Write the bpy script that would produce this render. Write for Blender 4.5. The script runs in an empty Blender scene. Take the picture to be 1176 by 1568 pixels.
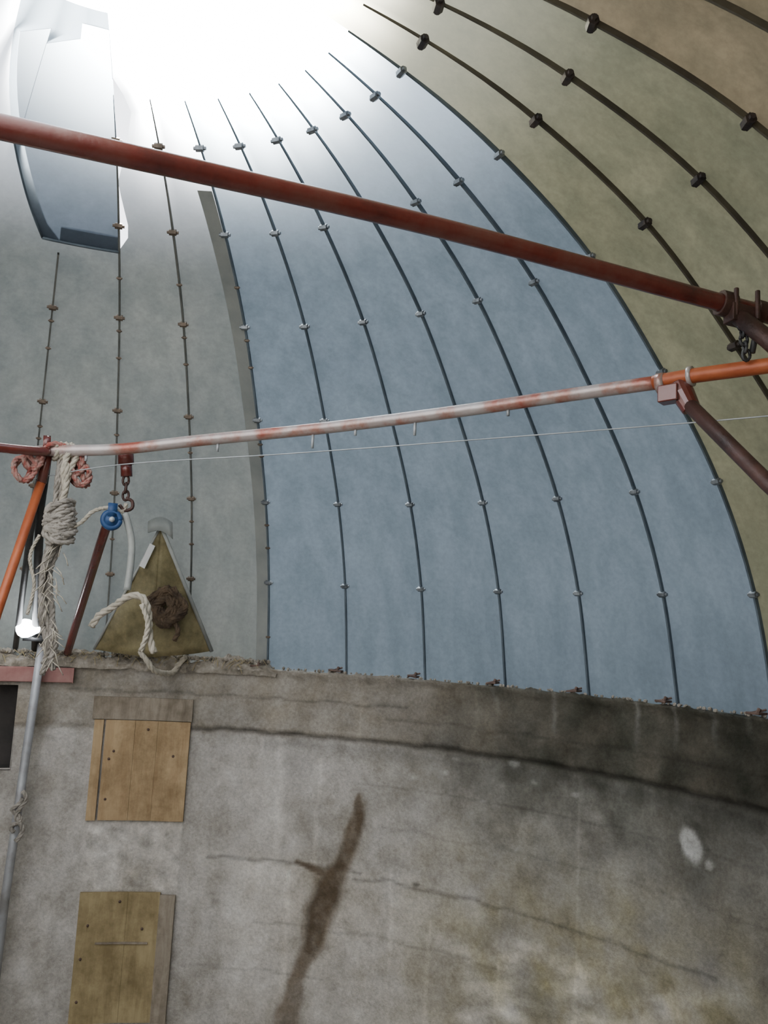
import bpy, bmesh, math, random
import numpy as np
from mathutils import Vector, noise, Matrix
random.seed(7)
R=3.0; WR=2.955; PH0=.0955; DP=2*math.pi/38; FLOOR=-2.6
col=bpy.context.collection

# ---------------------------------------------------------------- helpers
def link(ob,parent=None):
    col.objects.link(ob)
    if parent: ob.parent=parent
    return ob
def empty(name,loc=(0,0,0)):
    e=bpy.data.objects.new(name,None); e.empty_display_size=.1; link(e); return e
def mesh_ob(name,V,Fc,mat,parent=None,smooth=True,uv=None):
    me=bpy.data.meshes.new(name); me.from_pydata([tuple(v) for v in V],[],Fc); me.update()
    if smooth:
        for p in me.polygons: p.use_smooth=True
    ob=bpy.data.objects.new(name,me); link(ob,parent)
    if mat: me.materials.append(mat)
    return ob
def cyl(ph,r,z): return Vector((r*math.sin(ph),r*math.cos(ph),z))

class Build:
    def __init__(s): s.V=[]; s.F=[]
    def add(s,V,F):
        o=len(s.V); s.V+= [tuple(v) for v in V]; s.F+=[tuple(i+o for i in f) for f in F]
    def box(s,c,ax,ay,az,hx,hy,hz):
        c=Vector(c); ax=Vector(ax).normalized(); ay=Vector(ay).normalized(); az=Vector(az).normalized()
        V=[c+ax*hx*i+ay*hy*j+az*hz*k for i in(-1,1) for j in(-1,1) for k in(-1,1)]
        s.add(V,[(0,1,3,2),(4,6,7,5),(0,4,5,1),(2,3,7,6),(0,2,6,4),(1,5,7,3)])
    def tube(s,pts,rad,n=10,cap=True,wob=0):
        pts=[Vector(p) for p in pts]; N=len(pts)
        rs=rad if isinstance(rad,(list,tuple)) else [rad]*N
        T=[(pts[min(i+1,N-1)]-pts[max(i-1,0)]).normalized() for i in range(N)]
        u=T[0].orthogonal().normalized(); V=[];F=[]
        for i in range(N):
            u=(u-T[i]*u.dot(T[i])).normalized(); w=T[i].cross(u)
            for j in range(n):
                a=2*math.pi*j/n; q=rs[i]*(1+wob*(noise.noise(pts[i]*18+Vector((j*1.3,0,0)))))
                V.append(pts[i]+(u*math.cos(a)+w*math.sin(a))*q)
        for i in range(N-1):
            for j in range(n):
                F.append((i*n+j,i*n+(j+1)%n,(i+1)*n+(j+1)%n,(i+1)*n+j))
        if cap:
            F.append(tuple(range(n-1,-1,-1))); F.append(tuple((N-1)*n+j for j in range(n)))
        s.add(V,F)
    def rope(s,pts,rad,n=6,pitch=None):
        P=smooth(pts,rad*1.3); pitch=pitch or rad*7
        N=len(P); u=None; L=0; st=[[],[],[]]
        for i in range(N):
            T=(P[min(i+1,N-1)]-P[max(i-1,0)]).normalized()
            u=T.orthogonal().normalized() if u is None else (u-T*u.dot(T)).normalized()
            w=T.cross(u)
            if i: L+=(P[i]-P[i-1]).length
            for k in range(3):
                a=2*math.pi*(k/3+L/pitch)
                st[k].append(P[i]+(u*math.cos(a)+w*math.sin(a))*rad*.5)
        for k in range(3): s.tube(st[k],rad*.56,n)
    def ob(s,name,mat,parent=None,smooth_=True,bev=0):
        o=mesh_ob(name,s.V,s.F,mat,parent,smooth_)
        if bev:
            b=o.modifiers.new('b','BEVEL'); b.width=bev; b.segments=2; b.limit_method='ANGLE'
        return o
def smooth(pts,step):
    pts=[Vector(p) for p in pts]; out=[]
    for i in range(len(pts)-1):
        p0=pts[max(i-1,0)];p1=pts[i];p2=pts[i+1];p3=pts[min(i+2,len(pts)-1)]
        n=max(2,int((p2-p1).length/step))
        for j in range(n):
            t=j/n
            out.append(.5*((2*p1)+(p2-p0)*t+(2*p0-5*p1+4*p2-p3)*t*t+(3*p1-p0-3*p2+p3)*t**3))
    out.append(pts[-1]); return out

# ---------------------------------------------------------------- materials
def newmat(name):
    m=bpy.data.materials.new(name); m.use_nodes=True; nt=m.node_tree
    return m,nt,nt.nodes,nt.links
def ramp(N,stops):
    r=N.new('ShaderNodeValToRGB'); e=r.color_ramp.elements
    while len(e)<len(stops): e.new(.5)
    for i,(p,c) in enumerate(stops): e[i].position=p; e[i].color=(*c,1)
    return r
def noise_node(N,L,scale,detail=5,rough=.6,coord='Object'):
    tc=N.new('ShaderNodeTexCoord'); n=N.new('ShaderNodeTexNoise')
    n.inputs['Scale'].default_value=scale; n.inputs['Detail'].default_value=detail; n.inputs['Roughness'].default_value=rough
    L.new(tc.outputs[coord],n.inputs['Vector']); return n
def simple(name,stops,scale=8,rough=.7,metal=0,bump=.2,bscale=None,spec=.5):
    m,nt,N,L=newmat(name); b=N['Principled BSDF']
    n=noise_node(N,L,scale); r=ramp(N,stops); L.new(n.outputs['Fac'],r.inputs['Fac']); L.new(r.outputs['Color'],b.inputs['Base Color'])
    b.inputs['Roughness'].default_value=rough; b.inputs['Metallic'].default_value=metal
    b.inputs['Specular IOR Level'].default_value=spec
    n2=noise_node(N,L,bscale or scale*6); bp=N.new('ShaderNodeBump'); bp.inputs['Strength'].default_value=bump; bp.inputs['Distance'].default_value=.01
    L.new(n2.outputs['Fac'],bp.inputs['Height']); L.new(bp.outputs['Normal'],b.inputs['Normal'])
    return m
def sheet(name,c1,c2,trans,haze,scale=1.6,ior=1.25,rough=.58,tint=None,crown_glare=None,streak=0):
    """weathered translucent fibreglass: diffuse + translucent + rough forward haze; haze raised near the apex to paint in sun glare, set by crown"""
    m,nt,N,L=newmat(name); out=N['Material Output']; N.remove(N['Principled BSDF'])
    n=noise_node(N,L,scale,6,.65); r=ramp(N,[(.3,c1),(.72,c2)]); L.new(n.outputs['Fac'],r.inputs['Fac'])
    n2=noise_node(N,L,38,4,.7); r2=ramp(N,[(.35,(.88,.88,.88)),(.65,(1.08,1.08,1.08))]); L.new(n2.outputs['Fac'],r2.inputs['Fac'])
    # vertical weather streaks
    tc=N.new('ShaderNodeTexCoord'); mp=N.new('ShaderNodeMapping'); mp.inputs['Scale'].default_value=(9,9,.7); L.new(tc.outputs['Object'],mp.inputs[0])
    n4=N.new('ShaderNodeTexNoise'); n4.inputs['Scale'].default_value=1.2; n4.inputs['Detail'].default_value=5; L.new(mp.outputs[0],n4.inputs['Vector'])
    r4=ramp(N,[(.38,(.84,.86,.85)),(.62,(1.06,1.05,1.04))]); L.new(n4.outputs['Fac'],r4.inputs['Fac'])
    mc=N.new('ShaderNodeMixRGB'); mc.blend_type='MULTIPLY'; mc.inputs[0].default_value=1; L.new(r.outputs[0],mc.inputs[1]); L.new(r2.outputs[0],mc.inputs[2])
    md=N.new('ShaderNodeMixRGB'); md.blend_type='MULTIPLY'; md.inputs[0].default_value=1; L.new(mc.outputs[0],md.inputs[1]); L.new(r4.outputs[0],md.inputs[2])
    d=N.new('ShaderNodeBsdfDiffuse'); t=N.new('ShaderNodeBsdfTranslucent'); g=N.new('ShaderNodeBsdfRefraction')
    g.inputs['Roughness'].default_value=rough; g.inputs['IOR'].default_value=ior; g.inputs['Color'].default_value=(*(tint or (.80,.92,1)),1)
    L.new(md.outputs[0],d.inputs['Color']); L.new(md.outputs[0],t.inputs['Color'])
    m1=N.new('ShaderNodeMixShader'); m1.inputs[0].default_value=trans
    L.new(d.outputs[0],m1.inputs[1]); L.new(t.outputs[0],m1.inputs[2])
    m2=N.new('ShaderNodeMixShader'); m2.inputs[0].default_value=haze
    if crown_glare:
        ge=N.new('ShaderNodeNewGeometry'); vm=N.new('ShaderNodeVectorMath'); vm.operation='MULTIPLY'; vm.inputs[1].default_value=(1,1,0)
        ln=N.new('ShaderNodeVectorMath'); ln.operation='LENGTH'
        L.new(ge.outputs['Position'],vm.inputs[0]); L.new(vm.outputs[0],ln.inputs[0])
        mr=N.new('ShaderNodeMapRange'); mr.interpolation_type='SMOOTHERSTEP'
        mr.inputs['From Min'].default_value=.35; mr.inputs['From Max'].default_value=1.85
        mr.inputs['To Min'].default_value=crown_glare; mr.inputs['To Max'].default_value=haze  # painted sun glare: haze weight grows towards the dome top
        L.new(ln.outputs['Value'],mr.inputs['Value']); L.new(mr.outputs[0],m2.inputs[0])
    L.new(m1.outputs[0],m2.inputs[1]); L.new(g.outputs[0],m2.inputs[2])
    gl=N.new('ShaderNodeBsdfGlossy'); gl.inputs['Roughness'].default_value=.45
    m3=N.new('ShaderNodeMixShader'); m3.inputs[0].default_value=.03
    L.new(m2.outputs[0],m3.inputs[1]); L.new(gl.outputs[0],m3.inputs[2]); L.new(m3.outputs[0],out.inputs['Surface'])
    return m
M_blue=sheet('blue_fibreglass',(.066,.090,.117),(.094,.124,.155),.05,.020,crown_glare=.60)
M_grey=sheet('grey_fibreglass',(.082,.095,.095),(.135,.145,.134),.04,.015,tint=(.92,.96,1),crown_glare=.70)
M_olive=sheet('olive_fibreglass',(.092,.092,.058),(.152,.150,.100),.05,.006,tint=(1,.97,.75),crown_glare=.22)
M_brown=sheet('brown_fibreglass',(.108,.088,.055),(.168,.140,.090),.05,.006,tint=(1,.85,.65),crown_glare=.10)
M_rear=sheet('pale_fibreglass',(.6,.62,.6),(.75,.75,.72),.3,.03)
M_hatch=sheet('dark_blue_hatch',(.044,.058,.082),(.060,.080,.108),.05,.008,crown_glare=.28)
M_tri=sheet('amber_fibreglass',(.13,.105,.05),(.40,.33,.18),.12,.015,scale=7,tint=(1,.9,.6))
M_rib=simple('rib_flange',[(.3,(.05,.07,.09)),(.7,(.11,.14,.165))],6,.6)
M_ribg=simple('rib_flange_grey',[(.3,(.065,.07,.065)),(.7,(.15,.15,.135))],6,.7)
M_ribo=simple('rib_flange_dark',[(.3,(.03,.024,.017)),(.7,(.09,.078,.05))],6,.6)
M_bolt=simple('bolt_steel',[(.3,(.07,.08,.09)),(.7,(.28,.30,.32))],20,.35,.5)
M_bolt_b=simple('bolt_brown',[(.3,(.07,.05,.035)),(.7,(.20,.15,.11))],20,.6,.3)
M_bolt_d=simple('bolt_rusty',[(.3,(.015,.015,.02)),(.7,(.07,.05,.04))],20,.6,.3)
M_red=simple('red_oxide_pipe',[(.3,(.07,.012,.010)),(.5,(.14,.022,.016)),(.7,(.15,.05,.038))],5,.26,.1,.12,spec=1)
M_wear=simple('worn_painted_pipe',[(.34,(.34,.08,.05)),(.44,(.38,.21,.17)),(.52,(.43,.35,.33)),(.76,(.54,.51,.50))],6,.30,.3,.2,spec=.8)
M_orange=simple('orange_pipe',[(.3,(.32,.065,.02)),(.7,(.46,.12,.04))],9,.45,.1,.15)
M_dkpipe=simple('rusted_dark_pipe',[(.3,(.03,.015,.012)),(.7,(.10,.045,.035))],9,.5,.2,.3)
M_black=simple('black_pole',[(.3,(.012,.012,.014)),(.7,(.05,.05,.05))],9,.5)
M_rope=simple('old_rope',[(.3,(.20,.18,.155)),(.7,(.44,.40,.35))],25,.95,0,.6,220)
M_ropel=simple('pale_rope',[(.3,(.38,.34,.27)),(.7,(.62,.56,.46))],25,.95,0,.6,220)
M_ropr=simple('red_rope',[(.35,(.32,.06,.045)),(.6,(.44,.28,.24))],40,.95,0,.6,220)
M_blue_p=simple('blue_plastic',[(.3,(.012,.05,.15)),(.7,(.03,.10,.26))],9,.5)
M_hose=simple('grey_hose',[(.3,(.25,.26,.25)),(.7,(.40,.41,.38))],9,.5)
M_lap=simple('pale_lap',[(.3,(.20,.215,.21)),(.7,(.30,.31,.29))],5,.6)
M_pole=simple('galvanised_pole',[(.3,(.20,.19,.185)),(.5,(.30,.30,.31)),(.7,(.36,.37,.38))],7,.55,.3)
M_niche=simple('recess_painted_dark',[(.3,(.02,.02,.018)),(.7,(.06,.05,.045))],4,.9)
M_wire=simple('thin_wire',[(.3,(.3,.32,.34)),(.7,(.5,.52,.54))],4,.5,.3)
M_mortar=simple('mortar',[(.25,(.08,.068,.052)),(.45,(.22,.19,.15)),(.6,(.34,.30,.25)),(.8,(.54,.50,.44))],16,.95,0,1.0,60)
M_clip=simple('rusty_clip',[(.3,(.06,.035,.028)),(.7,(.16,.10,.075))],30,.7,.2)
M_floor=simple('concrete_floor',[(.3,(.20,.19,.18)),(.7,(.34,.33,.31))],2,.9,0,.5,20)
M_knot=simple('brown_cloth',[(.3,(.035,.022,.014)),(.7,(.15,.10,.06))],18,.95,0,.8,60)
M_highlight=simple('painted_highlight',[(.3,(.8,.8,.8)),(.7,(.9,.9,.9))],9,.25,.2)  # bright colour standing in for the hood's highlight
M_grass=simple('dry_straw',[(.3,(.25,.20,.10)),(.7,(.42,.34,.18))],9,.9)

def wood(name,a,b):
    m,nt,N,L=newmat(name); bs=N['Principled BSDF']
    tc=N.new('ShaderNodeTexCoord'); mp=N.new('ShaderNodeMapping'); mp.inputs['Scale'].default_value=(7,7,1.2)
    L.new(tc.outputs['Object'],mp.inputs['Vector'])
    n=N.new('ShaderNodeTexNoise'); n.inputs['Scale'].default_value=3; n.inputs['Detail'].default_value=8; n.inputs['Roughness'].default_value=.7
    n.inputs['Distortion'].default_value=.6
    L.new(mp.outputs[0],n.inputs['Vector']); r=ramp(N,[(.25,a),(.6,b),(.8,tuple(min(1,c*1.15) for c in b))]); L.new(n.outputs['Fac'],r.inputs['Fac'])
    g=noise_node(N,L,5,6,.7); gr=ramp(N,[(.35,(.62,.60,.56)),(.58,(1,1,1))]); L.new(g.outputs['Fac'],gr.inputs['Fac'])
    mx=N.new('ShaderNodeMixRGB'); mx.blend_type='MULTIPLY'; mx.inputs[0].default_value=1; L.new(r.outputs[0],mx.inputs[1]); L.new(gr.outputs[0],mx.inputs[2])
    L.new(mx.outputs[0],bs.inputs['Base Color']); bs.inputs['Roughness'].default_value=.9; bs.inputs['Specular IOR Level'].default_value=.2
    bp=N.new('ShaderNodeBump'); bp.inputs['Strength'].default_value=.3; bp.inputs['Distance'].default_value=.004
    L.new(n.outputs['Fac'],bp.inputs['Height']); L.new(bp.outputs[0],bs.inputs['Normal']); return m
M_wood=wood('pine_board',(.31,.20,.105),(.46,.33,.19))
M_wood2=wood('weathered_ply',(.25,.19,.10),(.38,.30,.165))
M_wood3=wood('grey_timber',(.18,.145,.11),(.34,.29,.23))

# wall concrete : attribute colour * fine noise
M_wall,nt,N,L=newmat('cast_concrete'); bs=N['Principled BSDF']; bs.inputs['Roughness'].default_value=.92; bs.inputs['Specular IOR Level'].default_value=.2
at=N.new('ShaderNodeAttribute'); at.attribute_name='tone'
n1=noise_node(N,L,7,8,.7); n2=noise_node(N,L,60,5,.7); n3=noise_node(N,L,2.2,6,.75)
r1=ramp(N,[(.3,(.68,.66,.62)),(.5,(.97,.96,.95)),(.7,(1.18,1.18,1.18))]); L.new(n1.outputs['Fac'],r1.inputs['Fac'])
r2=ramp(N,[(.35,(.80,.80,.80)),(.65,(1.1,1.1,1.1))]); L.new(n2.outputs['Fac'],r2.inputs['Fac'])
r3=ramp(N,[(.35,(.76,.74,.70)),(.6,(1.05,1.05,1.05))]); L.new(n3.outputs['Fac'],r3.inputs['Fac'])
def mul(a,b_):
    x=N.new('ShaderNodeMixRGB'); x.blend_type='MULTIPLY'; x.inputs[0].default_value=1; L.new(a,x.inputs[1]); L.new(b_,x.inputs[2]); return x.outputs[0]
L.new(mul(mul(mul(at.outputs['Color'],r1.outputs[0]),r2.outputs[0]),r3.outputs[0]),bs.inputs['Base Color'])
ad=N.new('ShaderNodeMath'); ad.operation='ADD'; L.new(n1.outputs['Fac'],ad.inputs[0]); L.new(n2.outputs['Fac'],ad.inputs[1])
bp=N.new('ShaderNodeBump'); bp.inputs['Strength'].default_value=.6; bp.inputs['Distance'].default_value=.012
L.new(ad.outputs[0],bp.inputs['Height']); L.new(bp.outputs[0],bs.inputs['Normal'])

# ---------------------------------------------------------------- wall
def ss(a,b,x):
    t=min(1,max(0,(x-a)/(b-a))); return t*t*(3-2*t)
def fb(x,y,z=0,o=4): return noise.fractal(Vector((x,y,z)),1.0,2.0,o)
STAIN=[(.304,-.70,.022),(.304,-.80,.035),(.290,-1.0,.048),(.270,-1.13,.060),(.255,-1.22,.078),(.238,-1.36,.092),(.230,-1.52,.080),(.212,-1.64,.045),(.198,-1.76,.045),(.188,-1.95,.065),(.18,-2.6,.07)]
BR=[(.185,-1.10,.014),(.225,-1.125,.020),(.26,-1.16,.03)]
def seg(px,pz,pts,soft=.5):
    best=0
    for (a,b,w),(c,d,w2) in zip(pts[:-1],pts[1:]):
        ax,cx=a*R,c*R; dx,dz=cx-ax,d-b; t=max(0,min(1,((px-ax)*dx+(pz-b)*dz)/(dx*dx+dz*dz)))
        q=math.hypot(px-ax-dx*t,pz-b-dz*t); ww=w+(w2-w)*t
        best=max(best,1-ss(ww*(1-soft),ww*(1+soft),q))
    return best
def line(x,c,w): return max(0,1-abs(x-c)/w)
def tone(ph,z):
    x=ph*R
    n=fb(x*1.3,z*1.3,3); m=fb(x*5,z*5,9); mv=fb(x*4,z*1.2,21)
    c=np.array([.50,.475,.445])*(1+.16*n+.14*m+.07*mv)
    top=ss(-.42,-.36,z)
    c=c*(1-top*np.array([.28,.31,.36])*(1+.5*m))
    rt=ss(.16,.75,ph+.14*n)
    damp=rt*ss(-1.35,-.3,z+.30*n)
    c=c*(1-damp*np.array([.76,.75,.77])*(1-.25*m))
    c=c*(1-ss(.8,1.1,ph)*np.array([.35,.35,.36]))
    # olive-brown tint lower right
    c=c*(1-ss(.25,.7,ph)*ss(-.5,-1.3,z)*np.array([.20,.22,.34])*(1+m))
    # whitish plaster around the stain
    pl=ss(.02,.1,ph)*(1-ss(.35,.6,ph+.1*m))*(1-ss(-1.15,-1.05,z+.03*m))
    c=c*(1+.26*pl)
    # board marks
    for zz,w,st,a,b in [(-.375,.024,.62,-.05,1.6),(-.43,.07,.28,.1,1.6),(-1.11,.016,.48,.0,.32),(-1.15,.016,.45,.3,1.0),(-.62,.010,.25,.3,1.2),(-.17,.014,.42,-.3,.4),(-.24,.012,.3,.35,1.3),(-1.72,.010,.25,-.03,.25),(-1.45,.012,.25,.1,.6),(-.85,.012,.22,.35,1.1)]:
        if a<ph<b: c=c*(1-st*line(z+.020*m,zz,w))
    for pp,w,z0,z1 in [(.54,.03,-.38,0),(.30,.01,-.37,-.1),(.385,.014,-1.9,-1.1),(.60,.014,-1.8,-1.1),(.17,.03,-2.6,-1.15),(.75,.015,-2,-.4),(.14,.04,-1.1,-.4),(.46,.02,-2.6,-1.3),(.22,.02,-1.1,-.5)]:
        if z0<z<z1: c=c*(1+.22*line(x,pp*R+.02*m,w))
    # pale block between plywood
    if -.235<ph<-.05 and -1.315<z<-.925: c=c*1.14*(1+.35*fb(x*12,z*12,1))
    if -.29<ph<-.24 or (-.05<ph<-.035 and z<-.2): c=c*.92
    # white scar patches
    q=math.hypot((ph-.951)*R+.35*(z+.60),(z+.60)*.75); c=c+.36*(1-ss(.022,.06,q+.03*m))
    q=math.hypot((ph-.985)*R,(z+.67)); c=c+.22*(1-ss(.01,.03,q))
    for a,b,s in [(.62,-.40,.03),(.74,-.50,.03),(.66,-.48,.02),(.5,-.42,.02),(.48,-.5,.025),(.42,-.55,.03),(.56,-.62,.02)]:
        q=math.hypot((ph-a)*R,(z-b)*1.8); c=c+.13*(1-ss(s*.5,s*1.3,q+.02*m))
    # stain and its halo
    s=max(seg(x+.03*m,z,STAIN),.9*seg(x,z+.015*m,BR))
    s=s*min(1,.80+.5*abs(m)+.2*n)
    halo=.30*seg(x+.05*m,z,[(a,b,w*2.2) for a,b,w in STAIN],.7)
    c=c*(1-halo*np.array([.5,.55,.65]))
    c=c*(1-s)+s*np.array([.145,.11,.075])*(1+.4*m)
    q=math.hypot((ph-.43)*R,(z+1.13)*1.6); c=c*(1-.6*(1-ss(.012,.03,q)))
    # lower right: pale crumbled streaks
    lr=ss(.38,.7,ph)*ss(-1.1,-1.4,z)
    k=fb(x*3+z*3,z*8-x*3,5)
    c=c*(1+lr*(1.2*max(0,k)-.5*max(0,-k)))
    # short lime streaks below the rim
    for a in (.86,.93,1.0,1.06,.7,.58):
        if z>-.30: c=c+.10*line(x,a*R+.03*m,.02)*ss(-.3,-.05,z)*max(0,.5+mv)
    return np.clip(c,.02,.8)
def radial(ph,z):
    x=ph*R
    d=.008*fb(x*2,z*2,2)+.003*fb(x*9,z*9,12)
    top=ss(-.39,-.36,z)
    d-=.012*top*(1+.8*fb(x*9,z*9,4))
    d-=.022*ss(-.06,0,z)*(1+1.2*fb(x*10,z*10,7))
    if .0<ph<1.6: d+=.010*line(z,-.375,.02)
    return d
def wall(name,p0,p1,npn,nz,hole=None):
    V=[];F=[];C=[]
    zs=[FLOOR+(0-FLOOR)*j/nz for j in range(nz+1)]
    prof=[('i',z) for z in zs]+[('t',r) for r in (2.98,3.03,3.10,3.15)]+[('o',z) for z in (-.3,-1.2,FLOOR)]
    for i in range(npn+1):
        ph=p0+(p1-p0)*i/npn
        for k,v in prof:
            if k=='i':
                zz=v+(.014*fb(ph*R*9,1.7,2)+.010*fb(ph*R*30,3,2) if v>-.001 else 0)
                V.append(cyl(ph,WR+radial(ph,v),zz)); C.append(tone(ph,v))
            elif k=='t': V.append(cyl(ph,v,-.004+.010*fb(ph*R*9,v*9,2))); C.append(tone(ph,0)*1.1)
            else: V.append(cyl(ph,3.15,v)); C.append(np.array([.4,.4,.38]))
    m=len(prof)
    for i in range(npn):
        ph=p0+(p1-p0)*(i+.5)/npn
        for j in range(m-1):
            if hole and j<nz:
                zc=(zs[j]+zs[j+1])/2
                if hole[0]<ph<hole[1] and hole[2]<zc<hole[3]: continue
            F.append((i*m+j,i*m+j+1,(i+1)*m+j+1,(i+1)*m+j))
    ob=mesh_ob(name,V,F,M_wall)
    a=ob.data.color_attributes.new('tone','FLOAT_COLOR','POINT')
    arr=np.ones((len(V),4),dtype=np.float32); arr[:,:3]=np.array(C); a.data.foreach_set('color',arr.ravel())
    return ob
HOLE=(-.62,-.388,-.62,-.15)
wf=wall('wall_front',-.7,1.4,520,205,HOLE)
wall('wall_back',1.4,2*math.pi-.7,120,26)
# closed recess behind the opening; its darkness is put into the colour
b=Build(); a0,a1,z0,z1=HOLE
n=8; V=[];F=[]
for i in range(n+1):
    ph=a0+(a1-a0)*i/n
    V+= [cyl(ph,2.95,z0-.01),cyl(ph,3.13,z0-.01),cyl(ph,3.13,z1+.01),cyl(ph,2.95,z1+.01)]
for i in range(n):
    for j in range(3): F.append((i*4+j,i*4+j+1,i*4+4+j+1,i*4+4+j))
F+=[(0,1,2,3),tuple(n*4+j for j in (3,2,1,0))]
b.add(V,F)
b.ob('dark_niche',M_niche,None,False)

def disc(name,r,z,mat,n=96):
    V=[(0,0,z)]+[cyl(2*math.pi*i/n,r,z) for i in range(n)]
    return mesh_ob(name,V,[(0,1+(i+1)%n,1+i) for i in range(n)],mat,None,False)
disc('floor',3.15,FLOOR,M_floor)

# mortar ledge on the left part of the rim
b=Build(); V=[];F=[]; n=300; q=8
for i in range(n+1):
    ph=-.68+(.12+.68)*i/n
    e=1-ss(.09,.12,ph)*.9
    for j in range(q+1):
        t=j/q; a=math.pi*t
        hh=(.070+.045*fb(ph*R*4,j*.2,3)+.026*fb(ph*R*15,j*.9,8))*e
        V.append(cyl(ph,2.965-.052*math.cos(a)+.014*fb(ph*R*14,j,5),-.03+hh*math.sin(a)-.012*(1+fb(ph*R*8,3))*(j==0)))
for i in range(n):
    for j in range(q): F.append((i*(q+1)+j,i*(q+1)+j+1,(i+1)*(q+1)+j+1,(i+1)*(q+1)+j))
b.add(V,F); b.ob('mortar_ledge',M_mortar,wf)
# crumbs / stones on the rim
b=Build()
for i in range(420):
    ph=random.uniform(-.6,1.15) if i%3 else random.uniform(-.6,.1); s=random.uniform(.004,.011)*(1.8 if ph<.1 else 1)
    c=cyl(ph,random.uniform(2.93,2.99),.006+(.035 if ph<.1 else 0))
    bm=bmesh.new(); bmesh.ops.create_icosphere(bm,subdivisions=1,radius=s)
    V=[v.co*(1+.5*noise.noise(v.co*60+Vector((i,0,0))))+c for v in bm.verts]; F=[tuple(v.index for v in f.verts) for f in bm.faces]; bm.free()
    b.add(V,F)
b.ob('rim_crumbs',M_mortar,wf,False)
b=Build()
for i in range(90):
    ph=random.uniform(-.5,.1); z=random.uniform(.02,.06); a=random.uniform(-.03,.03)
    c=cyl(ph,2.925,z); b.tube([c,c+Vector((a,-.01,-.015)),c+Vector((a*1.8,-.015,random.uniform(-.06,.01)))],.0018,4)
b.ob('straw_debris',M_grass,wf,False)

# ---------------------------------------------------------------- dome
KN=[(1.003,-.02),(1,0),(.957,.174),(.882,.328),(.774,.466),(.643,.597),(.493,.692),(.35,.75),(.18,.79),(.03,.803)]
pr=smooth([Vector((a*R,0,b*R)) for a,b in KN],.07)
PR=[(p.x,p.z) for p in pr]
PN=[]
for i in range(len(PR)):
    a=PR[max(i-1,0)]; c=PR[min(i+1,len(PR)-1)]; dr,dz=c[0]-a[0],c[1]-a[1]; l=math.hypot(dr,dz); PN.append((-dz/l,dr/l))
def near(r): return min(range(len(PR)),key=lambda i:abs(PR[i][0]-r*R))
dome=empty('ceiling')
def slit_low(k,r):
    # gaps left beside the hatch where sky shows through
    if k==-2:
        if .78<r<1.27: return .075*min(1,(r-.78)/.10)*(1.27-r)/.39
        if 1.30<r<1.60: return .040*(r-1.28)/.3*(1 if r<1.52 else (1.60-r)/.08)
    return 0
def hlim(r): return float(np.interp(r,[.45,.6,.72,1.25,1.45,1.63],[-.82,-.76,-.72,-.56,-.50,-.44]))
groups={'blue_panels':(M_blue,range(0,6)),'grey_panels':(M_grey,range(-9,0)),'olive_panels':(M_olive,range(6,9)),'brown_panels':(M_brown,range(9,15)),'rear_panels':(M_rear,list(range(15,17))+list(range(24,29)))}  # unseen rear gores left open, added to let sky light onto the wall
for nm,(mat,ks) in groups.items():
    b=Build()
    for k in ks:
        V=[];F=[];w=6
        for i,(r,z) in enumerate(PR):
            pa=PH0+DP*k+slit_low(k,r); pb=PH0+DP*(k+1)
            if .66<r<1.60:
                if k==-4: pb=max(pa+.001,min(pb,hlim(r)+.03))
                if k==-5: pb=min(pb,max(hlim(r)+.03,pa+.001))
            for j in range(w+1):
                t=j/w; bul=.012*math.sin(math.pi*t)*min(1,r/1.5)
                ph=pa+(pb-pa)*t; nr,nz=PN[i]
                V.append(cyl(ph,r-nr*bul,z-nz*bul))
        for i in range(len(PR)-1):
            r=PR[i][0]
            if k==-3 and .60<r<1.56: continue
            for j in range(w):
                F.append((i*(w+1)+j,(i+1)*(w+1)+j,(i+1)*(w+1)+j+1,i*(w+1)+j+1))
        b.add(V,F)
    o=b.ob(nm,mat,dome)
    bm=bmesh.new(); bm.from_mesh(o.data)
    bmesh.ops.remove_doubles(bm,verts=bm.verts,dist=1e-5)
    for f in bm.faces:
        c=f.calc_center_median()
        if f.normal.dot(Vector((0,0,.3))-c)<0: f.normal_flip()
    bm.to_mesh(o.data); bm.free()
# hatch: tinted sheet hung just below the opening, with an edge bead
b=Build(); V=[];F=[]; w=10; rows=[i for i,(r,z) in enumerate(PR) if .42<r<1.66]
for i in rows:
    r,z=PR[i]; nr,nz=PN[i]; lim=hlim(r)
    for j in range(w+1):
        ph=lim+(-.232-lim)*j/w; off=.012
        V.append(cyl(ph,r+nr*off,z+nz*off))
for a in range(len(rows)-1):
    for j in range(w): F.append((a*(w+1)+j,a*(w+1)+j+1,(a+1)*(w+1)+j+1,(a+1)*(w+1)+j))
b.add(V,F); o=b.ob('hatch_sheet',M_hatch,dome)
bm=bmesh.new(); bm.from_mesh(o.data)
for f in bm.faces:
    if f.normal.dot(Vector((0,0,.3))-f.calc_center_median())<0: f.normal_flip()
bm.to_mesh(o.data); bm.free()
b=Build(); i0=rows[0]; r,z=PR[i0]; nr,nz=PN[i0]
b.tube([cyl(hlim(r)+(-.236-hlim(r))*j/10,r+nr*.018,z+nz*.018) for j in range(11)],.007,6)
b.tube([cyl(hlim(PR[i][0]),PR[i][0]+PN[i][0]*.018,PR[i][1]+PN[i][1]*.018) for i in rows if PR[i][0]>1.05],.005,6)
b.ob('hatch_edge',M_rib,dome)
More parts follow.
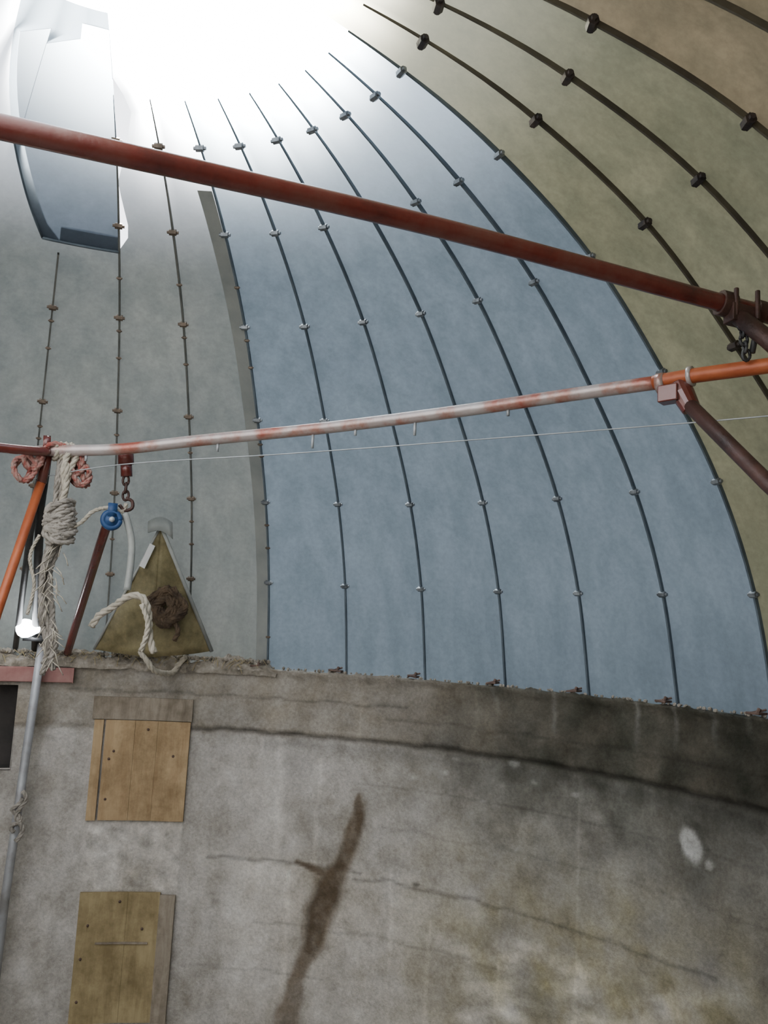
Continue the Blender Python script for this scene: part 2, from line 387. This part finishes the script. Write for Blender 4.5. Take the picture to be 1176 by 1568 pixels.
# ribs
def rib(b,k,dep=.018,th=.0045,rmin=.15,ps=0):
    ph=PH0+DP*k+ps; V=[];F=[]; c=0
    tdir=Vector((math.cos(ph),-math.sin(ph),0))
    for i,(r,z) in enumerate(PR):
        if r<rmin: break
        q=min(1,max(.12,(r-.5)/1.0))  # ribs thinned towards the top to imitate glare washing them out
        nr,nz=PN[i]; d=dep*q; t2=th*q
        o=cyl(ph,r,z); inn=cyl(ph,r+nr*d,z+nz*d)
        for P in (o-tdir*t2,inn-tdir*t2,inn+tdir*t2,o+tdir*t2): V.append(P)
        c+=1
    for i in range(c-1):
        for j in range(4): F.append((i*4+j,i*4+(j+1)%4,(i+1)*4+(j+1)%4,(i+1)*4+j))
    b.add(V,F)
bl,bo,bg_=Build(),Build(),Build()
for k in range(-9,30):
    if 17<k<24 or k in(-3,-4,-5,-6): continue
    rib(bo if 7<=k<=15 else (bg_ if k<0 else bl),k,rmin=.80 if k<8 else .3)
rib(bg_,-3,rmin=1.66); rib(bg_,-4,rmin=1.62); rib(bg_,-5,rmin=1.3); rib(bg_,-6,rmin=1.3)
bl.ob('rib_flanges',M_rib,dome,False); bo.ob('rib_flanges_dark',M_ribo,dome,False); bg_.ob('rib_flanges_grey',M_ribg,dome,False)
# pale lap strip beside rib 0
b=Build(); V=[];F=[]; idx=[i for i,(r,z) in enumerate(PR) if 1.2<r<3.0]
for i in idx:
    r,z=PR[i]; nr,nz=PN[i]
    for dp,off in((-.075/r*1.0,.006),(-.008/r,.010)):
        V.append(cyl(PH0+dp,r+nr*off,z+nz*off))
for a in range(len(idx)-1): F.append((a*2,a*2+1,a*2+3,a*2+2))
b.add(V,F); b.ob('lap_strip',M_lap,dome)
# bolts
def bolt(b,k,i,s=1.0):
    r,z=PR[i]; nr,nz=PN[i]; ph=PH0+DP*k; t=Vector((math.cos(ph),-math.sin(ph),0))
    c=cyl(ph,r+nr*.016,z+nz*.016)
    for rr,l in((.0070*s,.024*s),(.0135*s,.015*s)):
        b.tube([c-t*l,c+t*l],rr,6)
bs_,bd,bb_=Build(),Build(),Build(); rowi=[near(a) for a,_ in KN[2:8]]
for k in list(range(-9,17))+list(range(24,29)):
    for n_,i in enumerate(rowi):
        if k in(-3,-4,-5,-6) and n_>3: continue
        bolt(bd if k>=7 else (bb_ if k<0 else bs_),k,i,1.3 if k>=7 else 1.1)
    if k<=0:
        for f in (.985,.93,.905,.83,.80,.71,.67,.57):
            if k in(-3,-4,-5,-6) and f<.6: continue
            bolt(bb_,k,near(f),.6)
bs_.ob('bolts',M_bolt,dome,False); bd.ob('bolts_rusty',M_bolt_d,dome,False); bb_.ob('bolts_brown',M_bolt_b,dome,False)
b=Build(); b.tube([cyl(2*math.pi*i/48,.16,2.40) for i in range(49)],.02,8); b.ob('crown_ring',M_bolt,dome)

b=Build()
for k in range(0,16):
    ph=PH0+DP*k-.022+random.uniform(-.003,.003); t=Vector((math.cos(ph),-math.sin(ph),random.uniform(-.15,.15))); rd=cyl(ph,1,0)
    b.box(cyl(ph,2.958,.016),t,rd,(0,0,1),random.uniform(.028,.040),.03,.005)
    b.tube([cyl(ph+.004,2.945,.016),cyl(ph+.006,2.955,.038)],.009,6)
    b.tube([cyl(ph-.01,2.94,.012),cyl(ph+.012,2.975,.034)],.006,6)
b.ob('foot_clips',M_clip,dome,False,.002)

# ---------------------------------------------------------------- plywood closures
def boards(name,edges,z0,z1,mat,r=2.938,rails=()):
    e=empty(name)
    for i,(a,c) in enumerate(zip(edges[:-1],edges[1:])):
        b=Build(); g=.0006; pm=(a+c)/2; t=Vector((math.cos(pm),-math.sin(pm),0)); rd=cyl(pm,1,0)
        b.box(cyl(pm,r+.0015*(i%2),(z0+z1)/2),t,rd,(0,0,1),(c-a)/2*r-g,.009,(z1-z0)/2)
        b.ob('board_%d'%(i+1),mat,e,False,.0008)
    for i,(a,c,za,zb,m,rr) in enumerate(rails):
        b=Build(); n=6
        for s in range(n):
            p0=a+(c-a)*s/n; p1=a+(c-a)*(s+1)/n; pm=(p0+p1)/2
            b.box(cyl(pm,rr,(za+zb)/2),(math.cos(pm),-math.sin(pm),0),cyl(pm,1,0),(0,0,1),(p1-p0)/2*rr,.010,(zb-za)/2)
        b.ob('rail_%d'%(i+1),m,e,False)
    b=Build()
    for a,z in[(edges[0]+.012,z0+.12),(edges[-1]-.03,z1-.2),((edges[0]+edges[-1])/2,z1-.05),(edges[0]+.02,z1-.18),(edges[0]+.012,z0+.35)]:
        b.tube([cyl(a,r-.012,z),cyl(a,r+.0,z)],.008,8)
    b.ob('nail_heads',M_clip,e)
    return e
boards('plywood_panel',[-.218,-.160,-.115,-.05],-.915,-.34,M_wood,rails=[(-.245,-.048,-.335,-.205,M_wood3,2.935),(-.240,-.222,-.915,-.34,M_wood,2.934)])
boards('plywood_panel',[-.237,-.145,-.083],-2.03,-1.318,M_wood2,rails=[(-.083,-.053,-2.03,-1.33,M_wood3,2.934),(-.20,-.10,-1.598,-1.590,M_wood3,2.927)])

b=Build(); n=16; V=[];F=[]
for i in range(n+1):
    ph=-.68+(-.288+.68)*i/n
    V+=[cyl(ph,2.90,-.13),cyl(ph,2.95,-.13),cyl(ph,2.95,-.045),cyl(ph,2.90,-.045)]
for i in range(n):
    for j in range(4): F.append((i*4+j,i*4+(j+1)%4,i*4+4+(j+1)%4,i*4+4+j))
F+=[(0,1,2,3),tuple(n*4+j for j in(3,2,1,0))]
b.add(V,F); b.ob('lintel_beam',simple('pinkish_red_paint',[(.3,(.20,.075,.065)),(.7,(.30,.16,.14))],9,.7),wf,False,.004)

# ---------------------------------------------------------------- scaffold pipes
e=empty('upper_scaffold_pipe')
path=smooth([(-1.75,-1.42,1.22),(.015,-.41,1.412),(1.02,.12,1.4945),(2.068,.448,1.428),(2.33,.50,1.40)],.1)
b=Build(); b.tube(path,.030,20,wob=.0); b.ob('tube',M_red,e)
b=Build()
J=Vector((2.068,.448,1.428)); d=(Vector((2.30,.49,1.40))-J).normalized()
for o,l,rr in((-.02,.05,.043),(.10,.03,.041)):
    c=J+d*o; b.tube([c-d*l/2,c+d*l/2],rr,16)
b.box(J+Vector((.03,-.01,-.04)),d,(0,0,1),d.cross(Vector((0,0,1))),.05,.03,.03)
b.tube([J+Vector((.0,-.04,-.05)),J+Vector((.0,-.04,.045))],.009,6)
b.tube([J+Vector((.07,-.04,-.06)),J+Vector((.07,-.04,.04))],.009,6)
b.ob('swivel_clamp',M_dkpipe,e,False,.003)
b=Build(); b.tube([J+Vector((.0,0,-.02)),J+Vector((.078,-.094,-.146)),J+Vector((.76,-.92,-1.40))],.029,16); b.ob('brace',M_dkpipe,e)
b=Build()
for i in range(5):
    c=J+Vector((.02+.004*i,-.03,-.075-.026*i)); th=i*math.pi/2
    ax=Vector((math.cos(th),math.sin(th),0))
    b.tube([c+ax*.012*math.cos(a)+Vector((0,0,.019))*math.sin(a) for a in [2*math.pi*j/12 for j in range(13)]],.0055,6)
b.tube([J+Vector((.05,-.03,-.05)),J+Vector((.065,-.03,-.12)),J+Vector((.055,-.03,-.17))],.010,6)
b.ob('chain',M_black,e)

e=empty('lower_scaffold_pipe')
path=smooth([(-.62,1.445,.99),(-.551,1.425,.995),(-.248,1.424,1.017),(.099,1.406,1.070),(.682,1.276,1.130),(1.218,1.058,1.175),(1.578,.893,1.209),(1.896,.646,1.213)],.06)
b=Build(); b.tube(path,.0255,20); b.ob('tube',M_wear,e)
b=Build(); b.tube(smooth([(1.88,.658,1.213),(1.967,.586,1.218),(2.176,.421,1.218),(2.34,.29,1.218)],.05),.0262,18); b.ob('orange_tube',M_orange,e)
b=Build(); b.tube(smooth([(-1.55,.62,.93),(-.607-.05,1.073+.2,.966),(-.551,1.41,.99)],.08),.021,14)
b.ob('side_tube',M_red,e)
K=Vector((1.951,.61,1.20)); d=Vector((.74,-.62,.03)).normalized()
b=Build(); b.tube([K-d*.075+Vector((0,0,.012)),K-d*.045+Vector((0,0,.012))],.037,18); b.tube([K+d*.035+Vector((0,0,.018)),K+d*.05+Vector((0,0,.018))],.036,18)
b.ob('collars',M_wear,e)
b=Build(); b.tube([K+Vector((0,0,.0)),K+Vector((.01,-.01,-.035)),K+Vector((.035,-.03,-.10))],[.036,.040,.032],16)
b.box(K+Vector((-.03,.0,-.04)),d,(0,0,1),d.cross(Vector((0,0,1))),.035,.03,.028)
b.ob('tee_coupling',M_red,e,False,.004)
b=Build(); b.tube([K+Vector((.02,-.02,-.07)),(2.108,.28,.80),(2.62,-1.12,-.47)],.0255,16); b.ob('brace',M_dkpipe,e)
b=Build()
for t,l in((.13,.02),(.33,.03),(.5,.055),(.58,.02),(.66,.05),(.8,.02)):
    P=path[int(t*(len(path)-1))]; b.tube([P+Vector((0,0,-.02)),P+Vector((0,0,-.028-l))],.0065,6)
b.ob('drain_stubs',M_wire,e)
b=Build(); b.tube(smooth([(-.72,1.52,.86),(-.216,1.344,.933),(.55,1.15,.985),(1.3,.9,1.03),(2.173,.417,1.048),(2.5,.15,1.06)],.08),.0024,6); b.ob('tie_wire',M_wire,e)

# ---------------------------------------------------------------- left rigging cluster (local frame, units of 3.125 mm)
O=Vector((-.551,1.425,.995)); RX=Vector((.925,.38,0)); DY=Vector((-.38,.925,0)); S=.003125
def cl(a,b_,d=0): return O+RX*((a+.08*b_)*S)+Vector((0,0,-(b_-.05*a)*S))+DY*d
e=empty('rope_rigging')
def jit(pts,j): return [cl(a+random.uniform(-j,j),b_+random.uniform(-j,j),d+random.uniform(-.02,.02)) for a,b_,d in pts]
b=Build()
for s in range(8):
    b.rope(jit([(18,-4,0),(20,40,0),(17,90,0),(10,130,0),(-2,175,0),(2,225,0),(6,270,0),(3,305+random.uniform(-40,10),0)],8),.013)
b.ob('hanging_rope',M_rope,e)
b=Build()
for s in range(6):
    ps=[]
    for i in range(14):
        a=i*1.35+s; ps.append((16+17*math.cos(a)+random.uniform(-4,4),100+15*math.sin(a*.8)+s*6-14,.045*math.sin(a)-.02))
    b.rope([cl(*p) for p in ps],.014)
b.ob('rope_knot',M_rope,e)
# frayed fibres
b=Build()
for i in range(60):
    y0=random.uniform(60,300); x0=12-(y0>150)*10+random.uniform(-10,10); dx=random.uniform(-18,18)
    b.tube([cl(x0,y0,-.03),cl(x0+dx*.6,y0+8,-.04),cl(x0+dx,y0+random.uniform(10,26),-.04)],.0024,4)
b.ob('frayed_fibres',M_ropel,e)
b=Build()
for cx,cy,s_ in((-33,28,1),(45,32,.9),(-22,15,.8),(38,18,.8)):
    ps=[]
    for i in range(15):
        a=i*.95; ps.append(cl(cx+(12+3*math.sin(i*2.1))*math.cos(a)*s_+(-cx*.02*i/3),cy+18*math.sin(a)*s_,.04*math.cos(a*1.3)))
    b.rope(ps,.013)
b.rope([cl(-30,45),cl(-15,15,-.03),cl(0,-6,-.035),cl(15,-8,-.03),cl(35,6,-.03),cl(48,45,-.02)],.013)
b.ob('red_rope_loops',M_ropr,e)
b=Build()
for i in range(4):
    ps=[cl(8+i*7+math.cos(a)*3,0+11*math.sin(a),-.036*math.cos(a)) for a in [j*.6 for j in range(11)]]
    b.rope(ps,.012)
for s in range(4):
    b.rope(jit([(20+s*5,0,-.03),(24,25,-.03),(20,60,-.02),(14,90,-.02)],5),.014)
b.rope([cl(32,108,-.03),cl(45,100,-.03),(cl(60,84,-.02)),cl(80,78,-.02),cl(100,82,0),cl(106,70,0)],.010)
b.rope([cl(-10,120),cl(-22,150),cl(-16,190),cl(-24,230)],.008)
b.ob('lashing',M_ropel,e)
b=Build(); b.tube(smooth([cl(104,84),cl(110,105),cl(114,130),cl(112,165),cl(108,195)],.02),.016,12); b.ob('hose',M_hose,e)
b=Build(); b.rope([cl(62,248,.1),cl(72,232,.1),cl(92,218,.05),cl(112,203,.0),(cl(130,206,0)),cl(138,228,0),cl(140,262,0),cl(146,285,0)],.018)
b.rope([cl(128,215,-.02),cl(136,240,-.03),cl(134,262,-.02),cl(128,282,0)],.013)
b.ob('pale_rope',M_ropel,e)
b=Build()
c0=cl(85,95,-.02)
b.tube([c0+RX*.036*math.cos(a)+Vector((0,0,.036*math.sin(a))) for a in [2*math.pi*j/24 for j in range(25)]],.013,10)
b.box(c0,RX,DY,(0,0,1),.03,.010,.03); b.box(c0+Vector((.0,0,.045)),RX,DY,(0,0,1),.02,.012,.03)
b.ob('blue_pulley',M_blue_p,e)
b=Build(); b.tube([c0-DY*.03,c0+DY*.02],.012,10); b.ob('pulley_pin',M_wire,e)
b=Build(); b.tube([cl(104,-10),cl(105,12)],.036,16); b.tube([cl(105,8),cl(106,30)],.026,14)
b.tube([cl(-8,-10),cl(2,-10)],.036,14)
b.ob('coupling',M_red,e)
b=Build()
for i in range(3):
    c=cl(105,36+i*11); th=i*math.pi/2; ax=RX*math.cos(th)+DY*math.sin(th)
    b.tube([c+ax*.013*math.cos(a)+Vector((0,0,.023))*math.sin(a) for a in [2*math.pi*j/12 for j in range(13)]],.006,6)
b.tube(smooth([cl(105,62),cl(114,66),cl(114,76),cl(104,80),cl(96,72)],.01),.008,8)
b.ob('hook',M_dkpipe,e)

e=empty('pipe_tripod')
b=Build(); b.tube([cl(-8,40,.03),(-.665,1.345,.27),(-1.03,1.00,-2.59)],.020,14)
b.ob('red_leg',M_orange,e)
b=Build(); b.tube([cl(0,-4,.02),cl(-9,45,.03)],.022,14)
b.tube(smooth([cl(88,80,.03),cl(75,130,.25),(-.88,2.80,.04)],.05),.022,14); b.ob('rear_leg',M_red,e)
b=Build(); b.tube([cl(-2,5,.05),cl(-10,75,.17),(-1.045,2.73,.06)],.021,14)
b.tube([cl(-6,5,.05),cl(-20,90,.17),(-1.16,2.73,.06)],.016,14); b.ob('black_leg',M_black,e)

# ---------------------------------------------------------------- lamp on pole
e=empty('lamp_on_pole')
b=Build(); b.tube([cyl(-.352,2.84,.16),cyl(-.372,2.84,-1.3),cyl(-.378,2.84,FLOOR)],.024,16); b.ob('pole',M_pole,e)
c=cyl(-.368,2.83,.185)
b=Build(); b.tube([c+Vector((.09,-.08,-.03)),c+Vector((.04,-.12,-.0))],[.02,.026],14); b.box(cyl(-.365,2.80,.12),(1,0,0),(0,1,0),(0,0,1),.06,.04,.012); b.ob('socket',M_black,e)
m,nt,N,L=newmat('lit_bulb'); bsn=N['Principled BSDF']; bsn.inputs['Emission Color'].default_value=(.9,.95,1,1); bsn.inputs['Emission Strength'].default_value=30
b=Build()
prf=[(0,.002),(.006,.026),(.018,.042),(.04,.053),(.065,.051),(.088,.040),(.11,.028),(.125,.02)]
ax=Vector((1,0,0)); b.tube([c+Vector((-.05,-.14,-.005))+ax*t for t,_ in prf],[r for _,r in prf],20); b.ob('bulb',m,e)
b=Build()
P=[cyl(-.36+.008*math.sin(i*1.1),2.80,-.72-.03*i) for i in range(10)]
b.rope(P,.014); b.rope([cyl(-.367+.01*math.sin(i*1.9+1),2.80,-.76-.03*i) for i in range(7)],.013); b.ob('rope_tail',M_rope,e)

# ---------------------------------------------------------------- amber triangular hood on the ledge
e=empty('triangular_hood')
ap=Vector((-.335,2.58,.80)); bl_=Vector((-.725,2.80,.07)); br_=Vector((-.045,2.88,.09)); bf=Vector((-.36,2.72,.045)); 
def patch(A,B,C_,n,bulge):
    V=[];F=[];idx={}
    nrm=(B-A).cross(C_-A).normalized()
    for i in range(n+1):
        for j in range(i+1):
            t=i/n; s=j/i if i else 0
            P=A.lerp(B,t).lerp(A.lerp(C_,t),s)
            P=P+nrm*bulge*math.sin(math.pi*s)*t+nrm*.016*noise.noise(P*7)
            idx[i,j]=len(V); V.append(P)
    for i in range(n):
        for j in range(i+1):
            F.append((idx[i,j],idx[i+1,j],idx[i+1,j+1]))
            if j<i: F.append((idx[i,j],idx[i+1,j+1],idx[i,j+1]))
    return V,F
b=Build()
for A_,B_ in((bl_,bf),(bf,br_)):
    V,F=patch(ap,A_,B_,16,.012); b.add(V,F)
o=b.ob('hood',M_tri,e); sm=o.modifiers.new('s','SOLIDIFY'); sm.thickness=.006
b=Build(); b.tube([bl_,ap],.008,8); b.tube([br_,ap],.012,8)
b.ob('edge_flange',M_hose,e)
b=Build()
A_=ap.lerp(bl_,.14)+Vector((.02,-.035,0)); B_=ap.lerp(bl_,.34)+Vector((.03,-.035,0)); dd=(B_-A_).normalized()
b.box((A_+B_)/2,dd,dd.cross(Vector((0,-1,0))),(0,-1,0),.075,.017,.003); b.ob('highlight_strip',M_highlight,e,False)  # bright strip added to paint the highlight on the left facet
# folded top flap
b=Build(); V=[];F=[]
for i in range(7):
    t=i/6; x=-.075+.145*t
    y=.03*math.sin(t*math.pi)
    V+=[ap+Vector((x,-.01-.02*t,y+.022)),ap+Vector((x+.012,-.035,y-.045-.03*t))]
for i in range(6): F.append((i*2,i*2+1,i*2+3,i*2+2))
b.add(V,F); o=b.ob('top_flap',M_lap,e); sm=o.modifiers.new('s','SOLIDIFY'); sm.thickness=.006
kc=Vector((-.28,2.65,.34)); b=Build()
for s in range(8):
    ps=[]
    for i in range(12):
        a=i*1.2+s*1.1; rr=.075+.045*math.sin(i*1.7+s*2)
        ps.append(kc+Vector((rr*math.cos(a),-.02-.02*math.sin(a*1.7+s),rr*.95*math.sin(a))))
    b.rope(ps,.018)
b.rope([kc+Vector((.04,-.01,-.06)),kc+Vector((.08,-.01,-.13)),kc+Vector((.06,-.01,-.19))],.016)
b.ob('cloth_bundle',M_knot,e)
b=Build(); b.rope([Vector((-.42,2.68,.075)),Vector((-.37,2.66,.03)),Vector((-.33,2.70,-.03)),Vector((-.27,2.86,-.05)),Vector((-.24,2.90,.0)),Vector((-.20,2.88,.05))],.018)
b.ob('pale_rope_end',M_ropel,e)

# ---------------------------------------------------------------- light
w=bpy.data.worlds.new('sky'); bpy.context.scene.world=w; w.use_nodes=True; N=w.node_tree.nodes; L=w.node_tree.links
bg=N['Background']; tc=N.new('ShaderNodeTexCoord'); sp=N.new('ShaderNodeSeparateXYZ'); L.new(tc.outputs['Generated'],sp.inputs[0])
r=ramp(N,[(.0,(.32,.31,.29)),(.48,(.42,.42,.41)),(.52,(.94,.95,1)),(1,(.88,.93,1))]); 
mr=N.new('ShaderNodeMapRange'); mr.inputs[1].default_value=-1; L.new(sp.outputs['Z'],mr.inputs[0]); L.new(mr.outputs[0],r.inputs['Fac']); L.new(r.outputs[0],bg.inputs['Color'])
bg.inputs['Strength'].default_value=4.3
sun=bpy.data.lights.new('sun','SUN'); sun.energy=75; sun.angle=.01; sun.color=(1,.98,.95)
so=bpy.data.objects.new('sun',sun); link(so)
sd=Vector((-.14,.60,.83)).normalized(); so.rotation_euler=sd.to_track_quat('Z','Y').to_euler(); so.location=sd*20

# ---------------------------------------------------------------- camera
cam=bpy.data.cameras.new('camera'); co=bpy.data.objects.new('camera',cam); link(co)
p=.1296; rho=.0526
Rt=Vector((1,0,0)); U=Vector((0,-math.sin(p),math.cos(p))); Fw=Vector((0,math.cos(p),math.sin(p)))
Xa=Rt*math.cos(rho)+U*math.sin(rho); Ya=-Rt*math.sin(rho)+U*math.cos(rho)
Mx=Matrix((Xa,Ya,-Fw)).transposed().to_4x4(); Mx.translation=Vector((.3153,-.7410,.1081))*R
co.matrix_world=Mx
cam.sensor_fit='HORIZONTAL'; cam.sensor_width=36; cam.lens=36*1280/1176; cam.clip_start=.02
bpy.context.scene.camera=co
